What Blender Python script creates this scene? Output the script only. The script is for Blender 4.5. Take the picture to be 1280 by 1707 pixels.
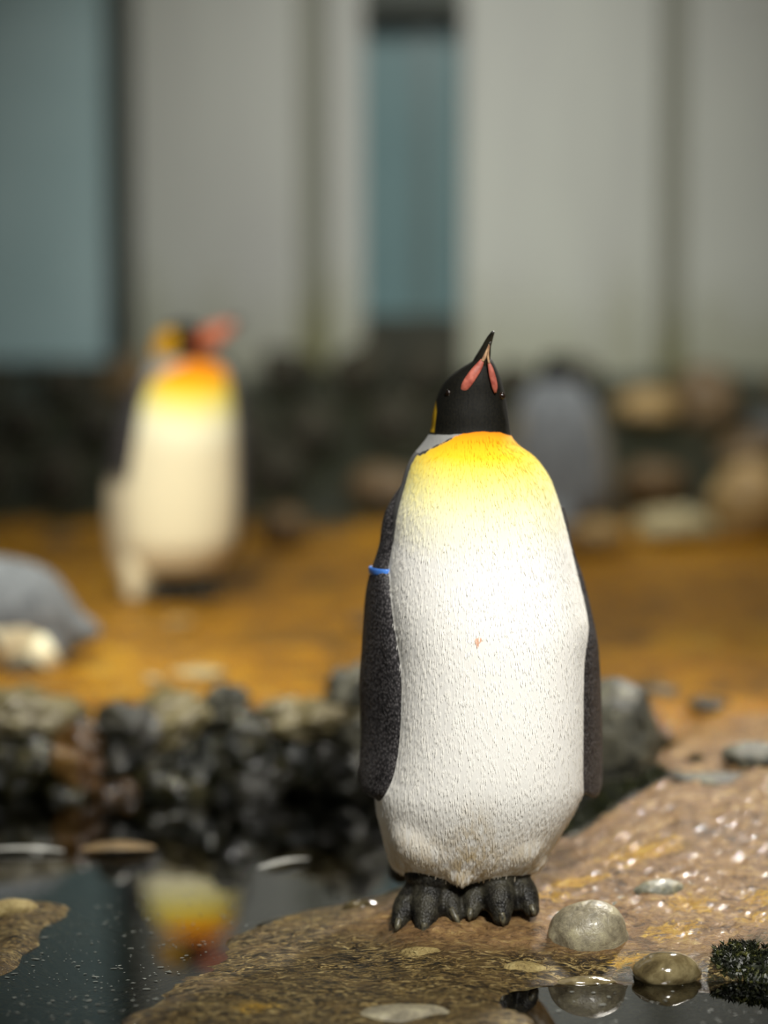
import bpy, bmesh, math, random
import numpy as np
from mathutils import Vector, Matrix, noise as mnoise
from mathutils.bvhtree import BVHTree

for o in list(bpy.data.objects):
    bpy.data.objects.remove(o)
S = bpy.context.scene
COL = S.collection
random.seed(7)

# ------------------------------------------------------------------ camera
W, H, F = 1280.0, 1707.0, 3600.0
CAMZ = 1.017
PITCH = math.atan((H / 2 - 520) / F)
cam_d = bpy.data.cameras.new('camera')
cam = bpy.data.objects.new('camera', cam_d)
COL.objects.link(cam)
cam.location = (0, 0, CAMZ)
cam.rotation_euler = (math.pi / 2 - PITCH, 0, 0)
cam_d.sensor_fit = 'VERTICAL'
cam_d.sensor_height = 36.0
cam_d.lens = F / H * 36.0
cam_d.clip_start = 0.05
cam_d.clip_end = 100
cam_d.dof.use_dof = True
cam_d.dof.focus_distance = 3.34
cam_d.dof.aperture_fstop = 0.80
S.camera = cam

# ------------------------------------------------------------------ colour management, world, lights
S.view_settings.view_transform = 'Standard'
S.view_settings.look = 'None'
S.view_settings.gamma = 1.0
S.view_settings.use_curve_mapping = False
S.view_settings.exposure = 0.0

world = bpy.data.worlds.new('world')
S.world = world
world.use_nodes = True
world.node_tree.nodes['Background'].inputs[0].default_value = (0.80, 0.86, 0.82, 1)
world.node_tree.nodes['Background'].inputs[1].default_value = 0.045


def area(name, loc, target, size, power, col, spread=180):
    l = bpy.data.lights.new(name, 'AREA')
    l.shape = 'DISK'
    l.size = size
    l.energy = power
    l.color = col
    l.spread = math.radians(spread)
    o = bpy.data.objects.new(name, l)
    COL.objects.link(o)
    o.location = loc
    o.rotation_euler = (Vector(target) - Vector(loc)).to_track_quat('-Z', 'Y').to_euler()
    return o


def spot(name, loc, target, angle, power, col, radius=0.2, blend=0.7):
    l = bpy.data.lights.new(name, 'SPOT')
    l.energy = power
    l.color = col
    l.spot_size = math.radians(angle)
    l.spot_blend = blend
    l.shadow_soft_size = radius
    o = bpy.data.objects.new(name, l)
    COL.objects.link(o)
    o.location = loc
    o.rotation_euler = (Vector(target) - Vector(loc)).to_track_quat('-Z', 'Y').to_euler()
    return o


spot('ceiling_flood_pool', (0.75, 0.9, 3.0), (0.24, 3.45, 0.42), 36, 690, (1.0, 0.975, 0.91), 0.25, 0.8)
spot('added_spot_penguin', (-1.1, 2.3, 2.7), (-0.75, 6.0, 0.42), 30, 560, (1.0, 0.97, 0.88), 0.25, 0.9)  # added spot, brightens the penguins on the bank from the front
area('ceiling_flood_shore', (1.5, 6.0, 2.9), (0.55, 3.6, 0.1), 0.3, 19, (1.0, 0.95, 0.85), 60)
area('ceiling_flood_bank', (-0.6, 4.85, 3.0), (-0.45, 5.2, 0.2), 0.5, 22, (1.0, 0.97, 0.84), 85)
area('ceiling_flood_back', (1.0, 6.2, 3.8), (1.0, 7.6, 0.2), 0.6, 15, (1.0, 0.95, 0.84), 80)
area('ceiling_flood_wall', (0.4, 6.6, 4.0), (0.3, 10.0, 0.6), 1.2, 46, (0.97, 1.0, 0.96), 80)


# ------------------------------------------------------------------ pixel helpers (direction only; distance from what it touches)
def ray(px, py):
    v, w = (px - W / 2) / F, (H / 2 - py) / F
    c, s = math.cos(PITCH), math.sin(PITCH)
    return Vector((v, c + w * s, -s + w * c))


def P(px, py, d):
    r = ray(px, py)
    return Vector((0, 0, CAMZ)) + r * (d / r.y)


def G(px, py, z):
    r = ray(px, py)
    return Vector((0, 0, CAMZ)) + r * ((z - CAMZ) / r.z)


def unproj(x, y, z):
    c, s = math.cos(PITCH), math.sin(PITCH)
    zz = z - CAMZ
    f = y * c - zz * s
    u = y * s + zz * c
    return W / 2 + F * x / f, H / 2 - F * u / f


def lin(r, g, b):
    f = lambda c: (c / 255 / 12.92) if c / 255 <= 0.04045 else ((c / 255 + 0.055) / 1.055) ** 2.4
    return (f(r), f(g), f(b), 1)


def sm(a, b, x):
    t = np.clip((x - a) / (b - a), 0, 1)
    return t * t * (3 - 2 * t)


def interp(xs, ks, vs):
    return np.interp(xs, ks, vs)


def hash2(ix, iy, seed):
    h = (ix.astype(np.int64) * 374761393 + iy.astype(np.int64) * 668265263 + seed * 1442695041) & 0xFFFFFFFF
    h = ((h ^ (h >> 13)) * 1274126177) & 0xFFFFFFFF
    return ((h ^ (h >> 16)) & 0xFFFF) / 65535.0


def vnoise(x, y, seed=0):
    x = np.asarray(x, float); y = np.asarray(y, float)
    ix, iy = np.floor(x), np.floor(y)
    fx, fy = x - ix, y - iy
    fx = fx * fx * (3 - 2 * fx); fy = fy * fy * (3 - 2 * fy)
    a = hash2(ix, iy, seed); b = hash2(ix + 1, iy, seed)
    c = hash2(ix, iy + 1, seed); d = hash2(ix + 1, iy + 1, seed)
    return (a * (1 - fx) + b * fx) * (1 - fy) + (c * (1 - fx) + d * fx) * fy


def fbm(x, y, seed=0, oct=4):
    t, a, s = 0, 0.5, 0
    for i in range(oct):
        t = t + a * vnoise(x * 2 ** i, y * 2 ** i, seed + i * 17)
        s += a
        a *= 0.5
    return t / s


# ------------------------------------------------------------------ node helpers
class NT:
    def __init__(self, name):
        self.m = bpy.data.materials.new(name)
        self.m.use_nodes = True
        self.t = self.m.node_tree
        self.t.nodes.clear()
        self.out = self.n('ShaderNodeOutputMaterial')
        self.b = self.n('ShaderNodeBsdfPrincipled')
        self.l(self.b.outputs[0], self.out.inputs[0])
        self.tc = self.n('ShaderNodeTexCoord')

    def n(self, t, **kw):
        n = self.t.nodes.new(t)
        for k, v in kw.items():
            setattr(n, k, v)
        return n

    def l(self, a, b):
        self.t.links.new(a, b)

    def put(self, sock, v):
        if isinstance(v, bpy.types.NodeSocket):
            self.l(v, sock)
        else:
            sock.default_value = v

    def noise(self, scale, detail=4, rough=0.55, dist=0.0, vec=None, col=False):
        n = self.n('ShaderNodeTexNoise')
        n.inputs['Scale'].default_value = scale
        n.inputs['Detail'].default_value = detail
        n.inputs['Roughness'].default_value = rough
        n.inputs['Distortion'].default_value = dist
        self.l(vec if vec is not None else self.tc.outputs['Object'], n.inputs['Vector'])
        return n.outputs['Color' if col else 'Fac']

    def voro(self, scale, vec=None, feature='F1', out='Distance', rnd=1.0):
        n = self.n('ShaderNodeTexVoronoi', feature=feature)
        n.inputs['Scale'].default_value = scale
        n.inputs['Randomness'].default_value = rnd
        self.l(vec if vec is not None else self.tc.outputs['Object'], n.inputs['Vector'])
        return n.outputs[out]

    def stretch(self, sx, sy, sz, rot=(0, 0, 0)):
        n = self.n('ShaderNodeMapping')
        n.inputs['Scale'].default_value = (sx, sy, sz)
        n.inputs['Rotation'].default_value = rot
        self.l(self.tc.outputs['Object'], n.inputs['Vector'])
        return n.outputs[0]

    def ramp(self, fac, stops, interp='LINEAR'):
        n = self.n('ShaderNodeValToRGB')
        r = n.color_ramp
        r.interpolation = interp
        while len(r.elements) < len(stops):
            r.elements.new(0.5)
        for e, (p, c) in zip(r.elements, stops):
            e.position = p
            e.color = c if len(c) == 4 else (*c, 1)
        self.l(fac, n.inputs[0])
        return n.outputs[0]

    def step(self, v, a, b):
        n = self.n('ShaderNodeMapRange', interpolation_type='SMOOTHSTEP')
        self.put(n.inputs[0], v)
        n.inputs[1].default_value = a
        n.inputs[2].default_value = b
        return n.outputs[0]

    def mix(self, f, a, b, mode='MIX'):
        n = self.n('ShaderNodeMix', data_type='RGBA', blend_type=mode)
        self.put(n.inputs[0], f)
        self.put(n.inputs[6], a)
        self.put(n.inputs[7], b)
        return n.outputs[2]

    def math(self, op, a, b=0.0):
        n = self.n('ShaderNodeMath', operation=op)
        self.put(n.inputs[0], a)
        self.put(n.inputs[1], b)
        return n.outputs[0]

    def attr(self, name):
        return self.n('ShaderNodeAttribute', attribute_name=name).outputs['Fac']

    def bump(self, h, strength, dist, nrm=None):
        n = self.n('ShaderNodeBump')
        n.inputs['Strength'].default_value = strength
        n.inputs['Distance'].default_value = dist
        self.l(h, n.inputs['Height'])
        if nrm is not None:
            self.l(nrm, n.inputs['Normal'])
        return n.outputs[0]

    def fin(self, col, rough, nrm=None, spec=0.5, coat=0.0):
        self.put(self.b.inputs['Base Color'], col)
        self.put(self.b.inputs['Roughness'], rough)
        self.b.inputs['Specular IOR Level'].default_value = spec
        self.b.inputs['Coat Weight'].default_value = coat
        self.b.inputs['Coat Roughness'].default_value = 0.12
        if nrm is not None:
            self.l(nrm, self.b.inputs['Normal'])
        return self.m


# ------------------------------------------------------------------ mesh helpers
ORG = {}


def empty(name, loc, label, cat, group=None):
    o = bpy.data.objects.new(name, None)
    o.empty_display_size = 0.05
    COL.objects.link(o)
    o.location = loc
    o['label'] = label
    o['category'] = cat
    if group:
        o['group'] = group
    ORG[o] = Vector(loc)
    return o


def mesh_obj(name, verts, faces, mat, parent=None, origin=None, smooth=True):
    """verts in world space"""
    org = Vector(origin) if origin is not None else (ORG[parent] if parent else Vector((0, 0, 0)))
    v = np.asarray(verts, float) - np.array(org)
    me = bpy.data.meshes.new(name)
    me.from_pydata(v.tolist(), [], [list(f) for f in faces])
    me.validate()
    if smooth:
        me.polygons.foreach_set('use_smooth', [True] * len(me.polygons))
    me.materials.append(mat)
    o = bpy.data.objects.new(name, me)
    COL.objects.link(o)
    ORG[o] = org
    if parent:
        o.parent = parent
        o.location = org - ORG[parent]
    else:
        o.location = org
    return o


def tag(o, label, cat, group=None):
    o['label'] = label
    o['category'] = cat
    if group:
        o['group'] = group
    return o


def loft(rings, close=True):
    n = len(rings[0])
    V = [tuple(p) for r in rings for p in r]
    Fc = []
    for i in range(len(rings) - 1):
        for j in range(n):
            k = (j + 1) % n
            Fc.append((i * n + j, i * n + k, (i + 1) * n + k, (i + 1) * n + j))
    if close:
        for i, rev in ((0, True), (len(rings) - 1, False)):
            c = len(V)
            V.append(tuple(np.mean(np.array(rings[i]), axis=0)))
            for j in range(n):
                k = (j + 1) % n
                a, b = i * n + j, i * n + k
                Fc.append((b, a, c) if rev else (a, b, c))
    return V, Fc


def cat_spline(pts, n):
    """Catmull-Rom through rows of a numpy array"""
    p = np.array(pts, float)
    p = np.vstack([2 * p[0] - p[1], p, 2 * p[-1] - p[-2]])
    out = []
    m = len(p) - 3
    for t in np.linspace(0, m, n):
        i = min(int(t), m - 1)
        f = t - i
        a, b, c, d = p[i], p[i + 1], p[i + 2], p[i + 3]
        out.append(0.5 * (2 * b + (c - a) * f + (2 * a - 5 * b + 4 * c - d) * f * f + (3 * b - a - 3 * c + d) * f ** 3))
    return np.array(out)


def tube(pts, radii, n=12, steps=16, flat=1.0, flatdir=None):
    q = cat_spline([list(p) + [r] for p, r in zip(pts, radii)], steps)
    rings = []
    for i in range(len(q)):
        a = q[max(i - 1, 0)][:3]
        b = q[min(i + 1, len(q) - 1)][:3]
        t = Vector(b - a).normalized()
        ref = Vector(flatdir) if flatdir is not None else (Vector((0, 1, 0)) if abs(t.y) < 0.9 else Vector((1, 0, 0)))
        s = t.cross(ref).normalized()
        u = s.cross(t).normalized()
        r = max(q[i][3], 1e-4)
        rings.append([Vector(q[i][:3]) + s * (r * math.cos(k / n * 2 * math.pi)) + u * (r * flat * math.sin(k / n * 2 * math.pi)) for k in range(n)])
    return loft(rings)


def ellipsoid(c, r, nu=24, nv=16, rot=None):
    rings = []
    for i in range(1, nv):
        a = math.pi * i / nv
        ring = []
        for k in range(nu):
            b = 2 * math.pi * k / nu
            v = Vector((r[0] * math.sin(a) * math.cos(b), r[1] * math.sin(a) * math.sin(b), -r[2] * math.cos(a)))
            if rot is not None:
                v = rot @ v
            ring.append(Vector(c) + v)
        rings.append(ring)
    return loft(rings)


def blade(stations, n=16, steps=40):
    """stations: (outer point, inner point, half thickness)"""
    q = cat_spline([list(a) + list(b) + [t] for a, b, t in stations], steps)
    rings = []
    for i in range(len(q)):
        A, B, t = Vector(q[i][:3]), Vector(q[i][3:6]), q[i][6]
        c = (A + B) / 2
        ch = (A - B) / 2
        j0, j1 = max(i - 1, 0), min(i + 1, len(q) - 1)
        tan = Vector((q[j1][:3] + q[j1][3:6]) - (q[j0][:3] + q[j0][3:6])).normalized()
        nr = ch.cross(tan).normalized()
        rings.append([c + ch * math.cos(2 * math.pi * k / n) + nr * (t * math.sin(2 * math.pi * k / n)) for k in range(n)])
    return loft(rings)


def merge(parts):
    V, Fc = [], []
    for v, f in parts:
        o = len(V)
        V += [tuple(p) for p in v]
        Fc += [tuple(i + o for i in q) for q in f]
    return V, Fc


def remesh(parts, voxel, smooth=4):
    V, Fc = merge(parts)
    me = bpy.data.meshes.new('tmp')
    me.from_pydata(V, [], Fc)
    bm = bmesh.new()
    bm.from_mesh(me)
    bmesh.ops.recalc_face_normals(bm, faces=bm.faces)
    bm.to_mesh(me)
    bm.free()
    o = bpy.data.objects.new('tmp', me)
    COL.objects.link(o)
    m = o.modifiers.new('r', 'REMESH')
    m.mode = 'VOXEL'
    m.voxel_size = voxel
    s = o.modifiers.new('s', 'SMOOTH')
    s.iterations = smooth
    s.factor = 0.5
    dg = bpy.context.evaluated_depsgraph_get()
    ev = o.evaluated_get(dg)
    r = ev.to_mesh()
    n = len(r.vertices)
    co = np.empty(n * 3)
    r.vertices.foreach_get('co', co)
    faces = [tuple(p.vertices) for p in r.polygons]
    ev.to_mesh_clear()
    bpy.data.objects.remove(o)
    bpy.data.meshes.remove(me)
    return co.reshape(-1, 3), faces


def bvh(part):
    V, Fc = part
    return BVHTree.FromPolygons([tuple(p) for p in V], [tuple(f) for f in Fc])


def dists(tree, co, maxd=0.2):
    out = np.empty(len(co))
    for i, p in enumerate(co):
        r = tree.find_nearest(p, maxd)
        out[i] = r[3] if r[0] is not None else maxd
    return out


def set_attr(o, name, arr):
    a = o.data.attributes.new(name, 'FLOAT', 'POINT')
    a.data.foreach_set('value', np.asarray(arr, dtype=np.float32))


# ------------------------------------------------------------------ terrain
ctrl = []


def cz(px, py, z):
    p = G(px, py, max(z, 0.0))
    ctrl.append((p.x, p.y, z))


for c in [(.06, 3.37, .050), (.06, 3.52, .050), (.19, 3.37, .052), (.20, 3.52, .060), (0.02, 3.66, .02), (.1, 3.72, .03),
          (-.5, 3.9, -.25), (-.8, 3.5, -.2), (-.2, 4.1, -.25), (.1, 4.2, -.25), (-.45, 3.45, -.1), (-1.5, 3.3, -.2), (-1.5, 4.4, -.3),
          (-1.2, 2.6, -.3), (0, 2.5, -.1), (-.5, 2.6, -.15), (.6, 2.6, -.3), (1.4, 2.6, -.3), (1.4, 3.4, .08), (1.6, 4.0, .2), (1.6, 4.8, .17), (.8, 5.0, .16), (.1, 5.0, -.25)]:
    ctrl.append(c)
for c in [(500, 1600, .012), (650, 1620, .012), (800, 1620, .014), (880, 1625, .010), (400, 1560, .006), (520, 1522, .012), (600, 1512, .022),
          (300, 1650, .005), (210, 1700, 0), (500, 1690, .008), (700, 1700, .006), (880, 1700, .004), (640, 1560, .028),
          (330, 1530, -.04), (250, 1600, -.03), (160, 1690, -.05), (450, 1490, -.05), (560, 1475, -.05), (640, 1450, -.06),
          (945, 1690, -.06), (1050, 1680, -.08), (1200, 1690, -.08), (960, 1648, -.015), (1100, 1645, -.02), (1250, 1642, -.02),
          (980, 1615, .010), (1200, 1615, .015), (1280, 1600, .03), (980, 1580, .03), (1100, 1560, .040), (1250, 1540, .055),
          (1000, 1480, .070), (1100, 1470, .078), (1250, 1450, .095), (920, 1465, .062), (950, 1425, .075), (1050, 1400, .11), (1150, 1360, .14),
          (1280, 1305, .183), (1200, 1305, .172), (1110, 1312, .155), (1060, 1335, .135),
          (985, 1368, .05), (1030, 1335, .085), (950, 1398, .035), (915, 1400, -.02), (925, 1360, -.04), (940, 1330, -.08), (1060, 1300, .11), (1100, 1260, .14),
          (1150, 1200, .16), (1280, 1190, .16), (1280, 1270, .178), (1150, 1270, .165),
          (40, 1560, .014), (0, 1600, .012), (95, 1508, .008), (0, 1520, .014), (75, 1605, -.03), (150, 1530, -.03), (0, 1668, -.03), (60, 1450, -.05)]:
    cz(*c)
ctrl = np.array(ctrl)
_K = np.linalg.norm(ctrl[:, None, :2] - ctrl[None, :, :2], axis=2)
_K = np.sqrt(_K ** 2 + 0.02 ** 2)
_w = np.linalg.solve(_K + np.eye(len(ctrl)) * 0.004, ctrl[:, 2] - 0.0)


def z_near(x, y):
    sh = x.shape
    x, y = x.ravel(), y.ravel()
    out = np.zeros(len(x))
    for k in range(len(ctrl)):
        out += _w[k] * np.sqrt((x - ctrl[k, 0]) ** 2 + (y - ctrl[k, 1]) ** 2 + 0.02 ** 2)
    return out.reshape(sh)


def bank_water(x):
    return 4.52 + 0.10 * (fbm(x * 3.1, x * 0 + 3.3, 5, 3) - 0.5) - 0.03 * x


def z_far(x, y):
    x, y = np.asarray(x, float), np.asarray(y, float)
    dw = bank_water(x)
    t = (y - dw) / 0.12
    prof = np.where(t < 0, np.maximum(-0.35, t * 0.25), 0.172 * sm(0, 1, t) ** 0.8 - 0.02 * sm(1.2, 4, t))
    lum = (fbm(x * 4, y * 3, 11, 4) - 0.5) * 0.05 * sm(0.6, 1.3, t)
    ledge = (fbm(x * 9, y * 9, 23, 3) - 0.5) * 0.09 * sm(0.0, 0.3, t) * (1 - sm(0.9, 1.4, t))
    rise = 0.012 * np.maximum(0, y - 4.9)
    rise = rise * (1 - sm(8.0, 9.0, y)) + 0.04 * sm(8.0, 9.0, y) + np.interp(y, [8.02, 8.35, 8.85, 9.35, 10.4], [0, .14, .29, .46, .56]) + (fbm(x * 2.5, y * 2.5, 41, 4) - 0.5) * 0.16 * sm(8.1, 8.6, y)
    z = prof + lum + ledge + rise
    # trodden hollow under the standing penguin
    h = np.exp(-((x + 0.61) / 0.30) ** 2 - ((y - 6.38) / 0.35) ** 2)
    return z * (1 - h) + 0.158 * h


def ground_z(x, y):
    x = np.asarray(x, float); y = np.asarray(y, float)
    k = sm(4.45, 4.95, y)
    zn = np.clip(z_near(x, y), -0.4, 0.25) * (1 - k) - 0.4 * k
    zf = z_far(x, y)
    e = np.maximum(1e-9, 0.015)
    z = 0.5 * (zn + zf + np.sqrt((zn - zf) ** 2 + e * e)) - 0.0005
    near = 1 - sm(4.2, 4.8, y)
    land = sm(0.018, 0.06, z)
    z = z + near * land * ((fbm(x * 14 + y * 9, y * 26 - x * 16, 3, 4) - 0.5) * 0.026 + (fbm(x * 42 + y * 30, y * 90 - x * 50, 4, 3) - 0.5) * 0.013)
    z = z + near * (1 - land) * (fbm(x * 22, y * 45, 9, 3) - 0.5) * 0.010
    return z


def gz(x, y):
    return float(ground_z(np.array([x]), np.array([y]))[0])


def gza(xs, ys):
    return ground_z(np.asarray(xs, float), np.asarray(ys, float))


def nonuni(lo, dlo, dhi, hi, step, grow):
    a = list(np.arange(dlo, dhi, step))
    s, p = step, a[-1]
    while p < hi:
        s *= grow
        p += s
        a.append(p)
    s, p, b = step, a[0], []
    while p > lo:
        s *= grow
        p -= s
        b.append(p)
    return np.array(b[::-1] + a)


gx = nonuni(-4.6, -0.72, 0.84, 4.6, 0.0062, 1.045)
gy = nonuni(0.8, 2.95, 4.85, 10.4, 0.0068, 1.03)
GX, GY = np.meshgrid(gx, gy)
GZ = ground_z(GX, GY)

# ---- ground material
g = NT('wet_ground')
streak = g.stretch(1, 2.2, 2, (0, 0, math.radians(-24)))
n1 = g.noise(11, 6, 0.66, 1.2, streak)
n2 = g.noise(52, 6, 0.7, 1.4, streak)
n3 = g.noise(210, 4, 0.65, 0.8, streak)
brown = g.ramp(g.math('ADD', g.math('MULTIPLY', n1, 0.5), g.math('MULTIPLY', n2, 0.5)),
               [(0.35, lin(44, 30, 14)), (0.43, lin(112, 84, 50)), (0.51, lin(162, 124, 80)), (0.58, lin(190, 154, 96)), (0.67, lin(232, 210, 150))])
shelfv = g.stretch(1, 2.6, 2)
s1 = g.noise(44, 7, 0.78, 1.6, shelfv)
s2 = g.noise(11, 3, 0.5, 0.5, shelfv)
olive = g.ramp(s1, [(0.41, lin(8, 6, 2)), (0.47, lin(50, 38, 16)), (0.51, lin(98, 78, 40)), (0.56, lin(148, 122, 66)), (0.62, lin(212, 192, 136))])
olive = g.mix(g.step(s2, 0.48, 0.72), olive, g.mix(0.45, olive, lin(130, 104, 62)))
o1 = g.noise(2.6, 5, 0.65, 0.8)
o2 = g.noise(13, 5, 0.65, 0.8)
orange = g.ramp(g.math('ADD', g.math('MULTIPLY', o1, 0.5), g.math('MULTIPLY', o2, 0.5)),
                [(0.36, lin(84, 66, 34)), (0.43, lin(138, 98, 16)), (0.51, lin(190, 130, 6)), (0.59, lin(216, 158, 12)), (0.67, lin(216, 190, 96))])
moss_shade_col = g.ramp(n2, [(0.35, lin(8, 9, 4)), (0.5, lin(26, 30, 14)), (0.62, lin(70, 70, 36)), (0.75, lin(128, 118, 74))])
lich = g.ramp(n2, [(0.35, lin(150, 100, 24)), (0.55, lin(206, 160, 46)), (0.7, lin(222, 190, 88))])
c = g.mix(g.attr('olive'), brown, olive)
c = g.mix(g.step(g.math('ADD', g.attr('lichen'), g.math('MULTIPLY', g.math('SUBTRACT', n2, 0.5), 1.6)), 0.42, 0.62), c, lich)
c = g.mix(g.attr('orange'), c, orange)
c = g.mix(g.step(g.math('ADD', g.attr('moss'), g.math('MULTIPLY', g.math('SUBTRACT', n2, 0.5), 1.3)), 0.38, 0.66), c, moss_shade_col)
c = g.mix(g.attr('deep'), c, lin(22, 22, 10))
b1 = g.bump(n1, 0.6, 0.02)
b2 = g.bump(n2, 0.9, 0.012, b1)
b3 = g.bump(n3, 0.7, 0.003, b2)
rgh = g.n('ShaderNodeMapRange')
g.l(n3, rgh.inputs[0])
rgh.inputs[3].default_value = 0.12
rgh.inputs[4].default_value = 0.55
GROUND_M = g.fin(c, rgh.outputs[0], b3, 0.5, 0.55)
g.l(b2, g.b.inputs['Coat Normal'])
g.l(g.math('MULTIPLY', g.math('SUBTRACT', 1.0, g.math('MAXIMUM', g.attr('orange'), g.math('MULTIPLY', g.attr('olive'), 0.8))), 0.7), g.b.inputs['Coat Weight'])

nxn, nyn = len(gx), len(gy)
V = np.stack([GX.ravel(), GY.ravel(), GZ.ravel()], axis=1)
idx = np.arange(nxn * nyn).reshape(nyn, nxn)
Fq = np.stack([idx[:-1, :-1].ravel(), idx[:-1, 1:].ravel(), idx[1:, 1:].ravel(), idx[1:, :-1].ravel()], axis=1)
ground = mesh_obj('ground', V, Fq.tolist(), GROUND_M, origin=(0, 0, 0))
ground['kind'] = 'structure'
ground['label'] = 'wet brown and orange stained rock ground sloping into the pool'
X, Y, Z = V[:, 0], V[:, 1], V[:, 2]
nz = fbm(X * 5, Y * 5, 77, 4) - 0.5
orange_a = sm(4.25, 4.85, Y + nz * 0.5 + 0.12 * sm(.3, .9, X)) * sm(0.09, 0.14, Z)
olive_a = (1 - sm(0.016, 0.042, Z + nz * 0.03)) * (1 - sm(3.9, 4.2, Y))
moss_shade_a = np.zeros(len(X))
face = (1 - sm(0.115, 0.15, Z + nz * 0.06)) * sm(3.95, 4.2, Y)
moss_shade_a = np.maximum(moss_shade_a, face * 0.8)
moss_shade_a = np.maximum(moss_shade_a, sm(7.9, 8.3, Y + nz * .4))  # ground under the boulder pile painted dark so its gaps read as shade
for (mx, my, mr, ms) in [(G(985, 1365, .03).x, 4.2, .17, .95), *[(G(a_, b_, z_).x, G(a_, b_, z_).y, r_, 1.0) for a_, b_, z_, r_ in ((950, 1402, .05, .06), (985, 1380, .06, .075), (1025, 1352, .09, .075), (1062, 1326, .12, .06), (1095, 1305, .14, .05))], (G(1075, 1318, .12).x, G(1075, 1318, .12).y, .06, .8), (G(1215, 1612, .02).x, G(1215, 1612, .02).y, .05, .52), (G(1270, 1605, .02).x, G(1270, 1605, .02).y, .07, .52), (G(1060, 1622, .01).x, G(1060, 1622, .01).y, .05, .6)]:
    r = np.hypot(X - mx, (Y - my) * 0.9) / mr
    moss_shade_a = np.maximum(moss_shade_a, ms * (1 - sm(0.5, 1.2, r + nz * 0.8)))
lich_a = np.zeros(len(X))
for (px, py, z, rx, ry, s) in [(960, 1470, .07, .07, .035, .62), (1075, 1425, .095, .085, .035, .66), (1150, 1490, .08, .045, .035, .62), (1125, 1530, .065, .06, .03, .55), (1060, 1580, .04, .06, .03, .55), (910, 1500, .06, .06, .03, .5), (470, 1530, .01, .05, .05, .4), (420, 1680, .01, .06, .05, .4), (1270, 1480, .09, .04, .04, .55), (1255, 1530, .06, .03, .03, .55)]:
    q = G(px, py, z)
    r = np.hypot((X - q.x) / rx, (Y - q.y) / ry)
    lich_a = np.maximum(lich_a, 1.3 * s * np.exp(-r * r * 0.8))
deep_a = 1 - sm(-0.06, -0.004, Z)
for nm, a in (('orange', orange_a), ('olive', olive_a), ('moss', moss_shade_a), ('lichen', lich_a), ('deep', deep_a)):
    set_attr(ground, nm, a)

# ---- pool water
w = bpy.data.materials.new('pool_water')
w.use_nodes = True
t = w.node_tree
t.nodes.clear()
out = t.nodes.new('ShaderNodeOutputMaterial')
mx = t.nodes.new('ShaderNodeMixShader')
fr = t.nodes.new('ShaderNodeFresnel')
fr.inputs['IOR'].default_value = 2.0
tr = t.nodes.new('ShaderNodeBsdfTransparent')
tr.inputs[0].default_value = (0.50, 0.52, 0.40, 1)
gl = t.nodes.new('ShaderNodeBsdfGlossy')
gl.inputs['Roughness'].default_value = 0.015
gl.inputs['Color'].default_value = (1, 1, 1, 1)
tcn = t.nodes.new('ShaderNodeTexCoord')
nn = t.nodes.new('ShaderNodeTexNoise')
nn.inputs['Scale'].default_value = 3.0
nn.inputs['Detail'].default_value = 2
bp = t.nodes.new('ShaderNodeBump')
bp.inputs['Strength'].default_value = 0.02
bp.inputs['Distance'].default_value = 0.02
t.links.new(tcn.outputs['Object'], nn.inputs['Vector'])
t.links.new(nn.outputs[0], bp.inputs['Height'])
t.links.new(bp.outputs[0], gl.inputs['Normal'])
t.links.new(fr.outputs[0], mx.inputs[0])
t.links.new(tr.outputs[0], mx.inputs[1])
t.links.new(gl.outputs[0], mx.inputs[2])
t.links.new(mx.outputs[0], out.inputs[0])
wx = np.linspace(-4.5, 4.5, 10)
wy = np.linspace(0.8, 5.1, 8)
WV = [(a, b, 0) for b in wy for a in wx]
WF = [(j * 10 + i, j * 10 + i + 1, (j + 1) * 10 + i + 1, (j + 1) * 10 + i) for j in range(7) for i in range(9)]
water = mesh_obj('pool_water', WV, WF, w, origin=(0, 0, 0))
water['kind'] = 'structure'
water['label'] = 'dark still pool water mirroring the bank'

# ------------------------------------------------------------------ back wall
DW = 10.0


def wall_mat(name, a, b, stain, sw=0.8):
    m = NT(name)
    v = m.stretch(1.2, 1.2, 0.25)
    n = m.noise(1.6, 4, 0.6, 0.3, v)
    col = m.ramp(n, [(0.3, a), (0.7, b)])
    sep = m.n('ShaderNodeSeparateXYZ')
    m.l(m.tc.outputs['Object'], sep.inputs[0])
    fine = m.noise(5, 3, 0.6, 0.2, v)
    hgt = m.math('ADD', sep.outputs[2], m.math('MULTIPLY', fine, -0.8))
    col = m.mix(m.math('MULTIPLY', m.math('SUBTRACT', 1.0, m.step(hgt, 0.35, 0.9)), sw), col, stain)
    return m.fin(col, 0.6, m.bump(m.noise(30), 0.15, 0.01), 0.3)


CONC = wall_mat('grey_render', lin(156, 154, 148), lin(170, 170, 160), lin(120, 118, 70), 0.4)
CONC2 = wall_mat('grey_render_dull', lin(128, 126, 116), lin(140, 138, 126), lin(126, 122, 60))
JOINT = wall_mat('panel_joint', lin(112, 112, 100), lin(124, 122, 108), lin(96, 92, 44))
DARK = wall_mat('dark_steel', lin(52, 56, 50), lin(66, 68, 58), lin(40, 38, 26))
m = NT('blue_glass')
bn = m.noise(0.9, 3, 0.5, 0.2)
BLUE = m.fin(m.ramp(bn, [(0.3, lin(146, 168, 168)), (0.7, lin(166, 186, 186))]), 0.25, None, 0.5)
m = NT('teal_glass')
bn = m.noise(0.9, 3, 0.5, 0.2)
TEAL = m.fin(m.ramp(bn, [(0.3, lin(88, 110, 112)), (0.7, lin(104, 126, 126))]), 0.25, None, 0.5)

m = NT('mullion_paint')
MULL = m.fin(m.ramp(m.noise(2), [(0.3, lin(74, 90, 88)), (0.7, lin(84, 100, 98))]), 0.4)


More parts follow.
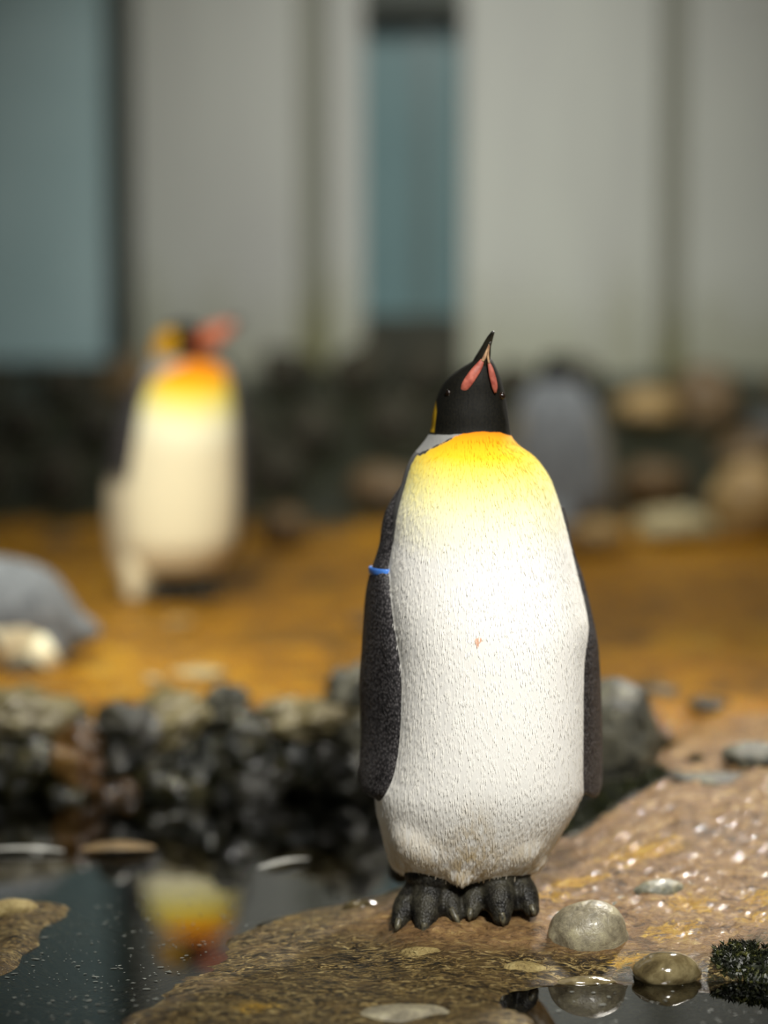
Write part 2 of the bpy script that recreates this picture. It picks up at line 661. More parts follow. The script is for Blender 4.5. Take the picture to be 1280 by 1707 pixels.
def box(name, x0, x1, y0, y1, z0, z1, mat, parent=None, bev=0.0):
    bm = bmesh.new()
    bmesh.ops.create_cube(bm, size=1)
    for v in bm.verts:
        v.co = Vector(((x0 + x1) / 2 + v.co.x * (x1 - x0), (y0 + y1) / 2 + v.co.y * (y1 - y0), (z0 + z1) / 2 + v.co.z * (z1 - z0)))
    if bev:
        bmesh.ops.bevel(bm, geom=list(bm.edges), offset=bev, segments=2, affect='EDGES')
    bm.verts.ensure_lookup_table()
    vv = [tuple(v.co) for v in bm.verts]
    for i, v in enumerate(bm.verts):
        v.index = i
    ff = [tuple(v.index for v in f.verts) for f in bm.faces]
    bm.free()
    return mesh_obj(name, vv, ff, mat, parent, origin=None if parent else ((x0 + x1) / 2, y0, z0), smooth=False)


def wx_(px):
    return P(px, 520, DW).x


def wz_(py):
    return P(640, py, DW).z


ZB, ZT = 0.0, 4.6
wall = box('wall_back', -4.7, 4.7, DW + 0.32, DW + 0.5, ZB, ZT, CONC2)
wall['kind'] = 'structure'
wall['label'] = 'pale grey exhibit back wall of rendered panels'
for (a, b, dy, mt, nm) in [(1142, 1560, 0, CONC, 'panel'), (1098, 1142, .05, JOINT, 'panel_joint'), (772, 1098, 0, CONC, 'panel'),
                           (548, 604, .03, CONC, 'panel'), (496, 548, .10, JOINT, 'panel_joint'), (226, 496, .02, CONC, 'panel'),
                           (1560, 1600, .05, JOINT, 'panel_joint'), (1600, 2200, 0, CONC, 'panel'), (-900, -560, 0, CONC, 'panel')]:
    box(nm, wx_(a), wx_(b), DW + dy, DW + 0.325, ZB, ZT, mt, wall, 0.008 if 'joint' not in nm else 0)
pill = box('trim_1', wx_(192), wx_(226), DW - 0.05, DW + 0.32, ZB, ZT, DARK, None, 0.01)
pill['kind'] = 'structure'
pill['label'] = 'dark steel post between the blue window and the grey wall'
w1 = box('window_1', wx_(-560), wx_(192), DW + 0.06, DW + 0.10, wz_(602), ZT, BLUE)
w1['kind'] = 'structure'
w1['label'] = 'wide blue grey window pane beside the dark post'
box('sill', wx_(-560), wx_(192), DW - 0.02, DW + 0.2, ZB, wz_(604), DARK, w1)
w2 = box('window_2', wx_(604), wx_(772), DW + 0.22, DW + 0.26, wz_(525), wz_(18), TEAL)
w2['kind'] = 'structure'
w2['label'] = 'tall narrow teal window recessed between grey panels'
box('mullion', wx_(694), wx_(724), DW + 0.19, DW + 0.22, wz_(525), wz_(18), MULL, w2)
box('lintel', wx_(604), wx_(772), DW + 0.02, DW + 0.30, wz_(18), ZT, DARK, w2)
box('sill', wx_(604), wx_(772), DW + 0.02, DW + 0.30, ZB, wz_(525), DARK, w2)


# ------------------------------------------------------------------ rocks
def rock_mat(name, dark, mid, light, scale=9, rough=0.45, moss=None, coat=0.0, bump=0.5):
    m = NT(name)
    a = m.noise(scale, 6, 0.62, 0.6)
    b = m.noise(scale * 5, 4, 0.6, 0.4)
    col = m.ramp(m.math('ADD', m.math('MULTIPLY', a, 0.65), m.math('MULTIPLY', b, 0.35)), [(0.32, dark), (0.5, mid), (0.68, light)])
    if moss is not None:
        mm = m.step(m.noise(scale * 0.8, 5, 0.65, 1.0), 0.47, 0.58)
        col = m.mix(mm, col, moss)
    nb = m.bump(a, bump, 0.02)
    nb = m.bump(b, bump, 0.006, nb)
    return m.fin(col, rough, nb, 0.5, coat)


R_GREY = rock_mat('smooth_grey_stone', lin(92, 86, 70), lin(138, 130, 108), lin(176, 168, 136), 30, 0.40, None, 0.12, 0.22)
R_DARK = rock_mat('dark_wet_rock', lin(16, 16, 10), lin(44, 42, 32), lin(84, 80, 62), 16, 0.32, lin(14, 16, 8), 0.2, 0.5)
R_SLATE = rock_mat('slate_rock', lin(44, 42, 34), lin(88, 86, 72), lin(122, 118, 98), 20, 0.55, lin(34, 34, 24), 0.0, 0.5)
R_PALE = rock_mat('pale_flat_stone', lin(96, 80, 44), lin(156, 136, 84), lin(190, 172, 118), 34, 0.6, None, 0.0, 0.8)
R_EYE = rock_mat('bluish_grey_stone', lin(64, 64, 56), lin(112, 112, 98), lin(160, 150, 118), 20, 0.32, None, 0.15, 0.4)
R_WET = rock_mat('wet_brown_stone', lin(48, 40, 24), lin(98, 86, 58), lin(146, 134, 98), 14, 0.12, None, 0.8, 0.12)
R_TAN = rock_mat('tan_boulder', lin(92, 72, 40), lin(150, 122, 74), lin(188, 162, 110), 5, 0.6)
R_CREAM = rock_mat('cream_boulder', lin(118, 106, 76), lin(168, 156, 118), lin(202, 190, 152), 5, 0.6)
R_BROWN = rock_mat('brown_boulder', lin(56, 42, 22), lin(98, 76, 44), lin(134, 106, 66), 4, 0.6)
R_OLIVE = rock_mat('mossy_dark_boulder', lin(16, 14, 6), lin(44, 38, 20), lin(80, 68, 40), 4, 0.85, lin(26, 28, 12))
R_BLUE = rock_mat('blue_grey_boulder', lin(44, 44, 44), lin(72, 72, 70), lin(100, 100, 96), 4, 0.55)
R_MOSSY = rock_mat('mossy_bank_stone', lin(14, 14, 6), lin(46, 44, 24), lin(112, 104, 64), 13, 0.22, lin(16, 20, 8), 0.5, 0.8)
R_LIP = rock_mat('lip_stone', lin(62, 54, 34), lin(108, 98, 66), lin(142, 132, 94), 14, 0.4, None, 0.1, 0.4)
R_RUST = rock_mat('rusty_bank_stone', lin(40, 26, 10), lin(98, 68, 30), lin(142, 112, 62), 12, 0.22, lin(20, 20, 8), 0.5, 0.7)


def rock(name, c, r, mat, seed, rough=0.18, parent=None, rotz=0.0, sub=4, flatten=0.0, tilt=(0, 0), jag=0.0):
    bm = bmesh.new()
    bmesh.ops.create_icosphere(bm, subdivisions=sub, radius=1.0)
    off = Vector((seed * 7.13, seed * 3.7, seed * 1.9))
    rot = Matrix.Rotation(rotz, 3, 'Z') @ Matrix.Rotation(tilt[0], 3, 'X') @ Matrix.Rotation(tilt[1], 3, 'Y')
    vv = []
    for v in bm.verts:
        p = v.co.copy()
        k = 1 + rough * (mnoise.noise(p * 1.1 + off) * 1.0 + mnoise.noise(p * 2.3 + off) * 0.5 + mnoise.noise(p * 5.0 + off) * 0.2)
        if jag:
            k += jag * (mnoise.noise(p * 3.3 + off * 2) + 0.6 * mnoise.noise(p * 8.0 + off) + 0.35 * mnoise.noise(p * 17.0 + off))
        p = p * k
        if flatten and p.z > 1 - flatten:
            p.z = (1 - flatten) + (p.z - (1 - flatten)) * 0.3
        p = rot @ Vector((p.x * r[0], p.y * r[1], p.z * r[2]))
        vv.append(Vector(c) + p)
    for i, v in enumerate(bm.verts):
        v.index = i
    ff = [tuple(q.index for q in f.verts) for f in bm.faces]
    bm.free()
    zmin = min(v.z for v in vv)
    o = mesh_obj(name, vv, ff, mat, parent, origin=(c[0], c[1], zmin) if parent is None else None)
    return o


def pxr(n, d):
    return n * d / F


# stones set into the near shore (pieces of the ground)
def shore_stone(px, py, z, wpx, rz, mat, seed, dr=0.85, rough=0.1, sink=0.45, rotz=0, sub=4, label=None, name='stone'):
    p = G(px, py, z)
    rx = pxr(wpx / 2, p.y)
    o = rock(name, (p.x, p.y, z - rz * sink + rz * 0.2), (rx, rx * dr, rz), mat, seed, rough, ground, rotz, sub)
    if label:
        o['label'] = label
    return o


shore_stone(982, 1552, .045, 138, .054, R_GREY, 3, .8, .08, .3, 0.2, 5, 'rounded smooth grey brown stone set in the shore')
shore_stone(1100, 1474, .078, 92, .020, R_EYE, 5, .6, .10, .75, 0.35, 4, 'small bluish grey stone ringed with yellow lichen')
shore_stone(1112, 1612, .018, 116, .030, R_WET, 8, .7, .10, .45, 0.1, 4, 'glossy wet stone at the waterline')
shore_stone(1035, 1500, .062, 70, .014, R_EYE, 31, .6, .12, .8, 0.5, 4)
shore_stone(868, 1612, .014, 92, .014, R_PALE, 11, .6, .2, .75, 0.1, 4, 'pale flat stone in the wet shelf')
shore_stone(706, 1590, .022, 88, .012, R_PALE, 13, .4, .2, .35, -0.05, 4, 'thin pale flat stone in front of the penguin feet')
shore_stone(682, 1686, .006, 186, .012, R_GREY, 17, .5, .1, .62, 0.0, 4, 'broad flat stone lying just at water level')
shore_stone(604, 1513, .022, 72, .014, R_WET, 19, .45, .15, .3, 0.1, 4)
shore_stone(480, 1540, .004, 110, .012, R_DARK, 21, .35, .12, .5, 0.05, 4)
shore_stone(975, 1636, .000, 110, .012, R_WET, 25, .35, .12, .5, 0.05, 4)
shore_stone(1205, 1297, .170, 170, .012, R_SLATE, 27, .5, .12, .5, -0.1, 4, 'flat grey slab on the crest of the shore')
shore_stone(20, 1520, .012, 92, .022, R_PALE, 29, .6, .15, .3, 0.1, 4, 'pale yellowish stone in the pool beside the lying penguin reflection')

# the rocks that lie on the shore
p = G(1030, 1290, .115)
tag(rock('boulder', (p.x - .01, p.y, .175), (.092, .10, .125), R_SLATE, 41, .16, None, .3, 5, 0.0), 'dark grey wet rock behind the flipper of the upturned penguin', 'rock')
p = G(1268, 1280, .178)
tag(rock('boulder', (p.x, p.y + .03, .192), (.065, .06, .028), R_SLATE, 43, .18, None, .2, 4), 'low dark grey stone on the crest of the shore', 'rock')
p = G(668, 1470, .03)
tag(rock('pebble', (p.x, p.y + .05, .035), (.022, .022, .022), R_DARK, 45, .15, None, .2, 3), 'small dark pebble behind the penguin foot', 'stone')

# bank face stones
rr = random.Random(21)
bank = [(-30, 1195, 120, .05, R_LIP), (60, 1190, 150, .04, R_LIP), (35, 1260, 130, .08, R_MOSSY), (150, 1275, 120, .09, R_RUST), (115, 1330, 80, .05, R_MOSSY),
        (215, 1240, 130, .085, R_DARK), (270, 1195, 150, .035, R_LIP), (285, 1245, 90, .07, R_SLATE), (300, 1310, 130, .08, R_MOSSY), (375, 1180, 90, .045, R_SLATE),
        (345, 1270, 90, .06, R_MOSSY), (430, 1240, 130, .07, R_MOSSY), (420, 1310, 120, .06, R_DARK), (520, 1195, 150, .035, R_LIP), (500, 1255, 120, .07, R_MOSSY),
        (560, 1300, 130, .07, R_DARK), (600, 1215, 100, .05, R_SLATE), (610, 1290, 70, .06, R_SLATE), (200, 1330, 90, .05, R_RUST), (660, 1250, 120, .08, R_DARK), (470, 1180, 60, .02, R_LIP),
        (590, 1160, 90, .05, R_SLATE), (-60, 1290, 160, .09, R_DARK), (740, 1290, 140, .09, R_DARK)]
for i, (px, py, wd, rz, mt) in enumerate(bank):
    d = 4.59 - (py - 1175) / 175.0 * 0.08
    p = P(px, py, d)
    rx = pxr(wd / 2, d) * 1.12
    rock('stone', (p.x, p.y - .01, p.z), (rx, rx * rr.uniform(.7, 1.0), rz), mt, 60 + i, .42, ground, rr.uniform(-.6, .6), 4, tilt=(rr.uniform(-.5, .5), rr.uniform(-.5, .5)), jag=.26)

# scattered stones lying on the orange bank
flats = [(300, 1040, 60, R_TAN, .015), (330, 1125, 90, R_CREAM, .010), (255, 1138, 34, R_CREAM, .012), (620, 1050, 80, R_BROWN, .02), (100, 920, 70, R_BROWN, .03),
         (1100, 1160, 70, R_SLATE, .01), (1180, 1180, 90, R_MOSSY, .01)]
flat_lab = ['low tan stone on the orange bank between the penguins', 'flat whitish stone on the orange bank edge', 'tiny whitish stone on the orange bank edge',
            'low brown stone on the orange bank beside the blue wing band', 'low brown stone behind the lying grey penguin', 'thin grey stone on the orange bank behind the slate slab', 'thin mossy stone on the orange bank']
for i, (px, py, wd, mt, rz) in enumerate(flats):
    p = G(px, py, 0.16)
    z = gz(p.x, p.y)
    tag(rock('stone' if wd < 80 else 'boulder', (p.x, p.y, z + rz * .5), (pxr(wd / 2, p.y), pxr(wd / 2, p.y) * .8, rz), mt, 90 + i, .2, None, .2 * i, 4), flat_lab[i], 'stone')

# boulders at the foot of the wall: (px, py, width, height px, depth, material, label)
piles = [(474, 880, 92, 84, 7.7, R_BROWN, 'large brown grey boulder on the bank beside the penguin with the orange bill'),
         (992, 876, 110, 72, 7.45, R_TAN, 'yellowish tan boulder at the foot of the pile below the back-turned penguin'),
         (1122, 878, 132, 66, 7.85, R_CREAM, 'pale cream boulder, lightest in the pile by the back wall'),
         (1090, 812, 120, 80, 8.25, R_BROWN, 'brown boulder resting behind the pale cream boulder'),
         (1250, 850, 150, 160, 7.95, R_TAN, 'big tan brown boulder with a rounded front beside the pale cream boulder'),
         (1255, 762, 130, 90, 8.75, R_BROWN, 'brown boulder on top of the big tan boulder'),
         (1075, 680, 120, 64, 9.0, R_TAN, 'long tan boulder high in the pile under the wall joint'),
         (1175, 675, 130, 130, 9.1, R_BROWN, 'large brown olive boulder high in the pile under the wall joint'),
         (1290, 698, 90, 56, 8.98, R_BLUE, 'blue grey rounded boulder high in the pile'),
         (640, 820, 124, 84, 8.3, R_BROWN, 'ochre brown boulder behind the shoulder of the upturned penguin')]
for i, (px, py, wd, hp, d, mt, lab) in enumerate(piles):
    p = P(px, py, d)
    p.z = min(p.z, gz(p.x, p.y) + .6 * pxr(hp / 2, d))
    tag(rock('boulder', tuple(p), (pxr(wd / 2, d), pxr(wd / 2, d) * .9, pxr(hp / 2, d)), mt, 120 + i, .2, None, .3 * i, 4), lab, 'rock')
rr = random.Random(5)
k = 0
zones = [(90, 'under the wide blue window, behind the lying penguin'), (190, 'under the blue window, next to the dark post'), (300, 'below the dark steel post'), (400, 'behind the penguin with the orange bill'), (500, 'under the first grey panel'), (600, 'under the grey panel joint'),
         (690, 'under the tall teal window'), (800, 'under the teal window mullion'), (900, 'behind the upturned penguin'), (1000, 'behind the back-turned penguin'), (1150, 'under the wall joint'), (9999, 'under the plain grey panel')]
for row, (d, base) in enumerate([(8.35, 792), (8.85, 720), (9.35, 648)]):
    for px in range(-20, 1420, 122):
        x = px + rr.uniform(-12, 12) + (61 if row == 1 else 0)
        if row == 0 and x > 520 or row > 0 and 960 < x < 1330:
            continue
        py = base + rr.uniform(-8, 8)
        if row == 2 and 340 < x < 800:
            py -= 24
        wd, hp = rr.uniform(82, 95), rr.uniform(90, 110)
        mt = R_OLIVE if rr.random() < .86 or row == 0 else R_BROWN
        p = P(x, py, d + rr.uniform(-.05, .05))
        p.z = min(p.z, gz(p.x, p.y) + .5 * pxr(hp / 2, d))
        zone = next(nm for lim, nm in zones if x < lim)
        tag(rock('boulder', tuple(p), (pxr(wd / 2, d), pxr(wd / 2, d), pxr(hp / 2, d)), mt, 150 + k, .28, None, rr.uniform(0, 3), 4),
            ('dark mossy boulder ' if mt is R_OLIVE else 'dull brown boulder ') + ('in the lowest course ', 'in the middle course ', 'in the top course ')[row] + zone, 'rock', 'shadowed boulders along the back wall')
        k += 1

# ------------------------------------------------------------------ penguin materials
def plumage_mat(name, warm=(250, 247, 238), fine=1.0, strength=0.5, bk=((30, 29, 28), (58, 57, 56))):
    m = NT(name)
    v = m.stretch(95 * fine, 95 * fine, 15 * fine)
    f1 = m.noise(1.0, 3, 0.6, 0.5, v)
    v2 = m.stretch(320 * fine, 320 * fine, 46 * fine)
    f2 = m.noise(1.0, 2, 0.6, 0.3, v2)
    jit = m.math('MULTIPLY', m.math('SUBTRACT', m.noise(60 * fine, 3), 0.5), 0.010)
    chest = m.attr('chest')           # 0 at the hood .. 1 at the belly
    cj = m.math('ADD', chest, m.math('MULTIPLY', m.math('SUBTRACT', m.noise(30 * fine, 3), 0.5), 0.03))
    white = m.ramp(cj, [(0.0, lin(250, 146, 2)), (0.08, lin(252, 184, 4)), (0.19, lin(250, 212, 34)), (0.30, lin(248, 230, 110)), (0.46, lin(249, 241, 168)), (0.66, lin(251, 247, 214)), (0.98, lin(*warm))])
    white = m.mix(m.math('MULTIPLY', m.attr('belly_shade'), m.step(f1, 0.3, 0.65)), white, lin(206, 186, 146))  # lower-belly shade mixed into the white as tan
    white = m.mix(m.step(m.math('ADD', m.attr('spot'), m.math('MULTIPLY', m.math('SUBTRACT', m.noise(130, 3), 0.5), 1.4)), 0.55, 1.0), white, lin(232, 186, 158))
    back = m.ramp(f1, [(0.3, lin(*bk[0])), (0.7, lin(*bk[1]))])
    c = m.mix(m.step(m.math('ADD', m.attr('back'), jit), -0.0018, 0.0018), white, back)
    c = m.mix(m.step(m.math('ADD', m.attr('grey'), jit), -0.002, 0.002), c, lin(150, 150, 148))
    c = m.mix(m.step(m.math('ADD', m.attr('edge'), jit), -0.001, 0.001), c, lin(24, 22, 18))
    hood = m.ramp(m.noise(260, 2), [(0.35, lin(6, 6, 3)), (0.65, lin(20, 18, 10))])
    hm = m.step(m.math('ADD', m.attr('hood'), m.math('MULTIPLY', jit, 0.25)), -0.0012, 0.0012)
    c = m.mix(hm, c, hood)
    c = m.mix(m.step(m.attr('ear'), -0.0015, 0.0015), c, m.ramp(m.attr('ear'), [(0.0, lin(216, 172, 30)), (0.02, lin(206, 146, 8))]))
    fv = m.stretch(300 * fine, 300 * fine, 190 * fine)
    fl = m.voro(1.0, fv)
    flc = m.ramp(fl, [(0.1, lin(150, 146, 146)), (0.38, lin(78, 75, 76)), (0.7, lin(22, 21, 22))])
    flc = m.mix(0.4, flc, m.ramp(m.noise(24, 3), [(0.3, lin(40, 38, 40)), (0.7, lin(78, 76, 78))]))
    pale = m.attr('pale')
    flc = m.mix(pale, flc, lin(214, 204, 176))
    flm = m.step(m.attr('flipper'), -0.0030, -0.0012)
    c = m.mix(flm, c, flc)
    ft = m.voro(230 * fine)
    ftc = m.mix(0.35, m.ramp(ft, [(0.2, lin(46, 44, 40)), (0.7, lin(16, 15, 13))]), m.ramp(m.noise(40, 4), [(0.4, lin(22, 21, 18)), (0.72, lin(104, 100, 82))]))
    ftm = m.step(m.attr('foot'), -0.0008, 0.0008)
    c = m.mix(ftm, c, ftc)
    hgt = m.math('ADD', m.math('MULTIPLY', f1, 0.7), m.math('MULTIPLY', f2, 0.3))
    skin = m.math('MAXIMUM', flm, ftm)
    hm2 = m.n('ShaderNodeMix', data_type='FLOAT')
    m.l(skin, hm2.inputs[0])
    m.l(hgt, hm2.inputs[2])
    m.l(m.math('MULTIPLY', m.math('SUBTRACT', 0.5, fl), 2.2), hm2.inputs[3])
    nb = m.bump(hm2.outputs[0], strength, 0.006)
    rg = m.math('SUBTRACT', 0.85, m.math('ADD', m.math('MULTIPLY', skin, 0.40), m.math('MULTIPLY', hm, 0.15)))
    mat = m.fin(c, rg, nb, 0.25)
    m.l(m.math('MULTIPLY', m.math('SUBTRACT', 1.0, m.math('MAXIMUM', m.math('MAXIMUM', skin, hm), 0.0)), 0.12), m.b.inputs['Sheen Weight'])
    m.b.inputs['Sheen Roughness'].default_value = 0.6
    return mat


PLUM = plumage_mat('penguin_plumage', (253, 251, 245), 1.0, 0.22)
PLUM_BG = plumage_mat('penguin_plumage_cream', (236, 226, 192), 0.6, 0.25, ((84, 88, 92), (124, 128, 132)))
m = NT('black_horn')
HORN = m.fin(m.ramp(m.noise(60, 3), [(0.3, lin(14, 13, 9)), (0.7, lin(46, 42, 30))]), 0.5, m.bump(m.noise(120), 0.2, 0.002))
m = NT('pink_plate')
PINK = m.fin(m.ramp(m.noise(90, 4), [(0.3, lin(142, 66, 54)), (0.7, lin(198, 112, 94))]), 0.4, m.bump(m.noise(300), 0.3, 0.001))
m = NT('orange_plate')
ORANGE = m.fin(m.ramp(m.noise(40, 3), [(0.3, lin(176, 84, 46)), (0.7, lin(200, 108, 66))]), 0.4)
m = NT('pale_seam')
SEAM = m.fin(m.ramp(m.noise(120, 3), [(0.3, lin(150, 112, 84)), (0.7, lin(206, 170, 130))]), 0.5)
m = NT('eye_gloss')
EYE = m.fin(m.ramp(m.noise(50), [(0.3, lin(16, 10, 6)), (0.7, lin(40, 26, 16))]), 0.06)
m = NT('claw_horn')
CLAW = m.fin(m.ramp(m.noise(150, 3), [(0.35, lin(40, 38, 32)), (0.7, lin(118, 112, 90))]), 0.4)
m = NT('blue_band')
BAND = m.fin(m.ramp(m.noise(70), [(0.3, lin(60, 118, 214)), (0.7, lin(86, 144, 232))]), 0.3)


def torso_rings(rows, D, n=72, steps=120):
    """rows: (py, left px, right px, front semi-depth, back semi-depth, depth shift)"""
    R = []
    for (py, l, r, f, b, s) in rows:
        A, B = P(l, py, D), P(r, py, D)
        R.append([A.z, A.x, B.x, f, b, s])
    q = cat_spline(R, steps)
    rings = []
    for (z, xl, xr, f, b, s) in q:
        cx, hw = (xl + xr) / 2, max((xr - xl) / 2, 1e-3)
        ring = []
        for k in range(n):
            a = 2 * math.pi * k / n
            ca, sa = math.cos(a), math.sin(a)
            ex = 0.92
            x = cx + hw * math.copysign(abs(ca) ** ex, ca)
            yy = D + s + (b if sa > 0 else f) * math.copysign(abs(sa) ** ex, sa)
            ring.append(Vector((x, yy, z)))
        rings.append(ring)
    return loft(rings), q


# ------------------------------------------------------------------ main penguin
D = 3.48
rows = [(596, 794, 818, .012, .016, -.020),
        (603, 785, 821, .024, .030, -.020),
        (614, 767, 827, .036, .044, -.014),
        (634, 743, 835, .050, .058, -.006),
        (660, 729, 842, .058, .064, 0),
        (690, 721, 847, .062, .068, 0),
        (715, 718, 850, .064, .070, 0),
        (728, 712, 853, .070, .074, 0),
        (742, 702, 864, .077, .082, 0),
        (760, 687, 889, .090, .094, 0),
        (780, 677, 906, .102, .104, 0),
        (805, 669, 920, .114, .114, 0),
        (850, 655, 935, .130, .128, 0),
        (900, 648, 948, .142, .138, 0),
        (950, 641, 960, .150, .144, 0),
        (1000, 640, 972, .157, .148, -.003),
        (1042, 644, 979, .162, .150, -.006),
        (1100, 650, 976, .166, .150, -.008),
        (1200, 648, 975, .170, .150, -.010),
        (1270, 638, 974, .170, .148, -.010),
        (1310, 627, 971, .166, .146, -.008),
        (1345, 626, 958, .158, .140, -.004),
        (1380, 634, 938, .146, .130, 0),
        (1410, 641, 920, .130, .118, 0),
        (1436, 652, 902, .108, .100, 0),
        (1450, 680, 880, .080, .080, 0),
        (1456, 720, 840, .04, .04, 0)]
torso, q_main = torso_rings(rows, D, 96, 150)

lobes = []
for (px, py, d, rx, ry, rz) in [(672, 1420, D - .03, 28, .05, 38), (888, 1420, D - .03, 26, .05, 36), (722, 1385, D - .075, 74, .064, 72), (848, 1383, D - .075, 66, .062, 70),
                                (762, 1430, D - .080, 30, .040, 40), (700, 1425, D - .06, 40, .05, 26), (850, 1425, D - .06, 40, .05, 26)]:
    lobes.append(ellipsoid(P(px, py, d), (pxr(rx, D), ry, pxr(rz, D))))
lobes.append(tube([P(766, 1440, D - .090), P(769, 1462, D - .102), P(771, 1481, D - .110)], [.034, .024, .006], 12, 10))


def st(py, o, i, do, di, t):
    return (P(o, py, D + do), P(i, py, D + di), t)


flipL = blade([st(805, 674, 690, .02, .00, .008), st(840, 655, 670, .025, -.01, .012), st(872, 644, 662, .025, -.03, .014), st(910, 638, 656, .02, -.045, .013), st(945, 625, 644, .015, -.045, .011),
               st(965, 618, 644, .02, -.06, .012), st(1000, 611, 648, .02, -.068, .013), st(1050, 607, 655, .02, -.078, .013), st(1100, 603, 663, .02, -.088, .013),
               st(1135, 600, 667, .02, -.092, .013), st(1200, 602, 667, .02, -.094, .012), st(1250, 601, 664, .015, -.095, .011), st(1290, 598, 654, .005, -.095, .010),
               st(1315, 602, 643, -.01, -.09, .008), st(1328, 612, 634, -.03, -.08, .005), st(1333, 619, 626, -.05, -.065, .002)])
flipR = blade([st(845, 936, 915, .05, .02, .010), st(875, 944, 922, .05, .015, .012), st(920, 952, 930, .055, .01, .012), st(960, 967, 940, .06, .0, .012),
               st(1000, 977, 952, .06, -.01, .012), st(1040, 985, 965, .06, -.03, .012), st(1060, 989, 969, .06, -.05, .012), st(1100, 995, 968, .055, -.068, .012), st(1200, 1000, 967, .05, -.075, .012),
               st(1280, 1002, 969, .045, -.072, .010), st(1310, 1002, 973, .03, -.06, .008), st(1326, 1000, 979, .01, -.05, .006), st(1335, 994, 985, -.01, -.03, .002)])


def cap(pts):
    return tube([P(a, b, D + c) for a, b, c, r in pts], [r for a, b, c, r in pts], 12, 12)


def rounded(pts):
    """tapered chain with round ends"""
    parts = [cap(pts)]
    for k in (0, -1):
        a, b, c, r = pts[k]
        parts.append(ellipsoid(P(a, b, D + c), (r, r, r), 12, 8))
    return parts


footparts = []
# ankles
footparts.append(ellipsoid(P(722, 1456, D - .055), (.047, .050, .030)))
footparts.append(ellipsoid(P(822, 1452, D - .055), (.050, .050, .030)))
for toe in [[(694, 1488, -.06, .021), (676, 1512, -.085, .019), (665, 1537, -.105, .012)],
            [(716, 1486, -.075, .026), (711, 1515, -.100, .024), (707, 1543, -.122, .015)],
            [(744, 1486, -.065, .023), (750, 1508, -.090, .019), (759, 1528, -.108, .011)],
            [(703, 1490, -.06, .022), (690, 1518, -.088, .011), (686, 1530, -.098, .006)],
            [(730, 1490, -.07, .022), (734, 1512, -.092, .012), (738, 1522, -.10, .006)],
            [(718, 1472, -.05, .036), (720, 1490, -.060, .030)],
            [(796, 1478, -.065, .021), (789, 1504, -.090, .018), (785, 1522, -.105, .011)],
            [(828, 1476, -.075, .026), (833, 1503, -.102, .024), (836, 1528, -.122, .014)],
            [(862, 1474, -.06, .023), (876, 1494, -.085, .020), (886, 1516, -.105, .012)],
            [(812, 1480, -.07, .022), (810, 1503, -.092, .012), (808, 1512, -.10, .006)],
            [(846, 1480, -.07, .022), (858, 1503, -.092, .012), (862, 1512, -.10, .006)],
            [(822, 1466, -.05, .036), (826, 1484, -.060, .030)],
            [(720, 1470, -.02, .030), (716, 1520, -.015, .020), (716, 1530, -.01, .018)],
            [(826, 1466, -.02, .030), (826, 1515, -.015, .020), (826, 1525, -.01, .018)]]:
    footparts += rounded([(a_, b_, c_, r_ * 1.12) for a_, b_, c_, r_ in toe])
foot_all = merge(footparts)
tail = tube([P(800, 1400, D + .10), P(800, 1450, D + .15), P(800, 1490, D + .17)], [.05, .035, .008], 12, 10, 0.5)
body_all = merge([torso] + lobes + [tail])

root = empty('king_penguin', (P(772, 1540, D).x, D - .04, .05), 'large white breasted penguin with upturned bill and blue wing band on the shore', 'penguin')
co, fc = remesh([body_all, flipL, flipR, foot_all], 0.0027, 5)
_q = np.array([f for f in fc if len(f) == 4])
_a = np.concatenate([_q[:, 0], _q[:, 1], _q[:, 2], _q[:, 3]])
_b = np.concatenate([_q[:, 1], _q[:, 2], _q[:, 3], _q[:, 0]])
_, _v0 = unproj(co[:, 0], np.full(len(co), D), co[:, 2])
_dft = dists(bvh(foot_all), co, 0.05)
_wt = 0.6 * sm(1290, 1340, _v0) * (1 - sm(1452, 1466, _v0)) * sm(.002, .012, _dft)
_deg = np.maximum(np.bincount(_a, minlength=len(co)) + np.bincount(_b, minlength=len(co)), 1)
for _ in range(45):
    for k_ in range(3):
        s_ = (np.bincount(_a, co[_b, k_], len(co)) + np.bincount(_b, co[_a, k_], len(co))) / _deg
        co[:, k_] += _wt * (s_ - co[:, k_])
body = mesh_obj('body', co, fc, PLUM, root)
dB, dF1, dF2, dFt = (dists(bvh(p_), co) for p_ in (body_all, flipL, flipR, foot_all))
X, Y, Z = co[:, 0], co[:, 1], co[:, 2]
U, Vv = unproj(X, np.full(len(X), D), Z)      # body-plane coordinates in photo units
mpp = D / F
cx = np.interp(Z, q_main[::-1, 0], (q_main[::-1, 1] + q_main[::-1, 2]) / 2)
hw = np.interp(Z, q_main[::-1, 0], (q_main[::-1, 2] - q_main[::-1, 1]) / 2)
ang = np.arctan2((X - cx) / np.maximum(hw, .01), -(Y - D) / .14)
hb = np.interp(U, [700, 718, 740, 765, 800, 830, 850, 870], [727, 723, 722, 720, 716, 718, 725, 730])
hood = (hb - Vv) * mpp
hood = np.where((np.abs(ang) > 2.0), (735 - Vv) * mpp, hood)
chest = np.clip((Vv - 718 + 0.0022 * (U - 800) ** 2 - .0014 * np.minimum(np.abs(U - 800), 110) ** 2) / 215.0, 0, 1)
aL = np.interp(Vv, [740, 800, 830, 870, 910, 950, 1000, 1300, 1400, 1450], [1.35, 1.30, 1.24, 1.22, 1.22, 1.26, 1.35, 1.5, 1.75, 2.0])
aR = np.interp(Vv, [740, 850, 1000, 1300, 1450], [1.62, 1.62, 1.62, 1.68, 2.0])
backm = np.maximum(-ang - aL, ang - aR) * 0.12
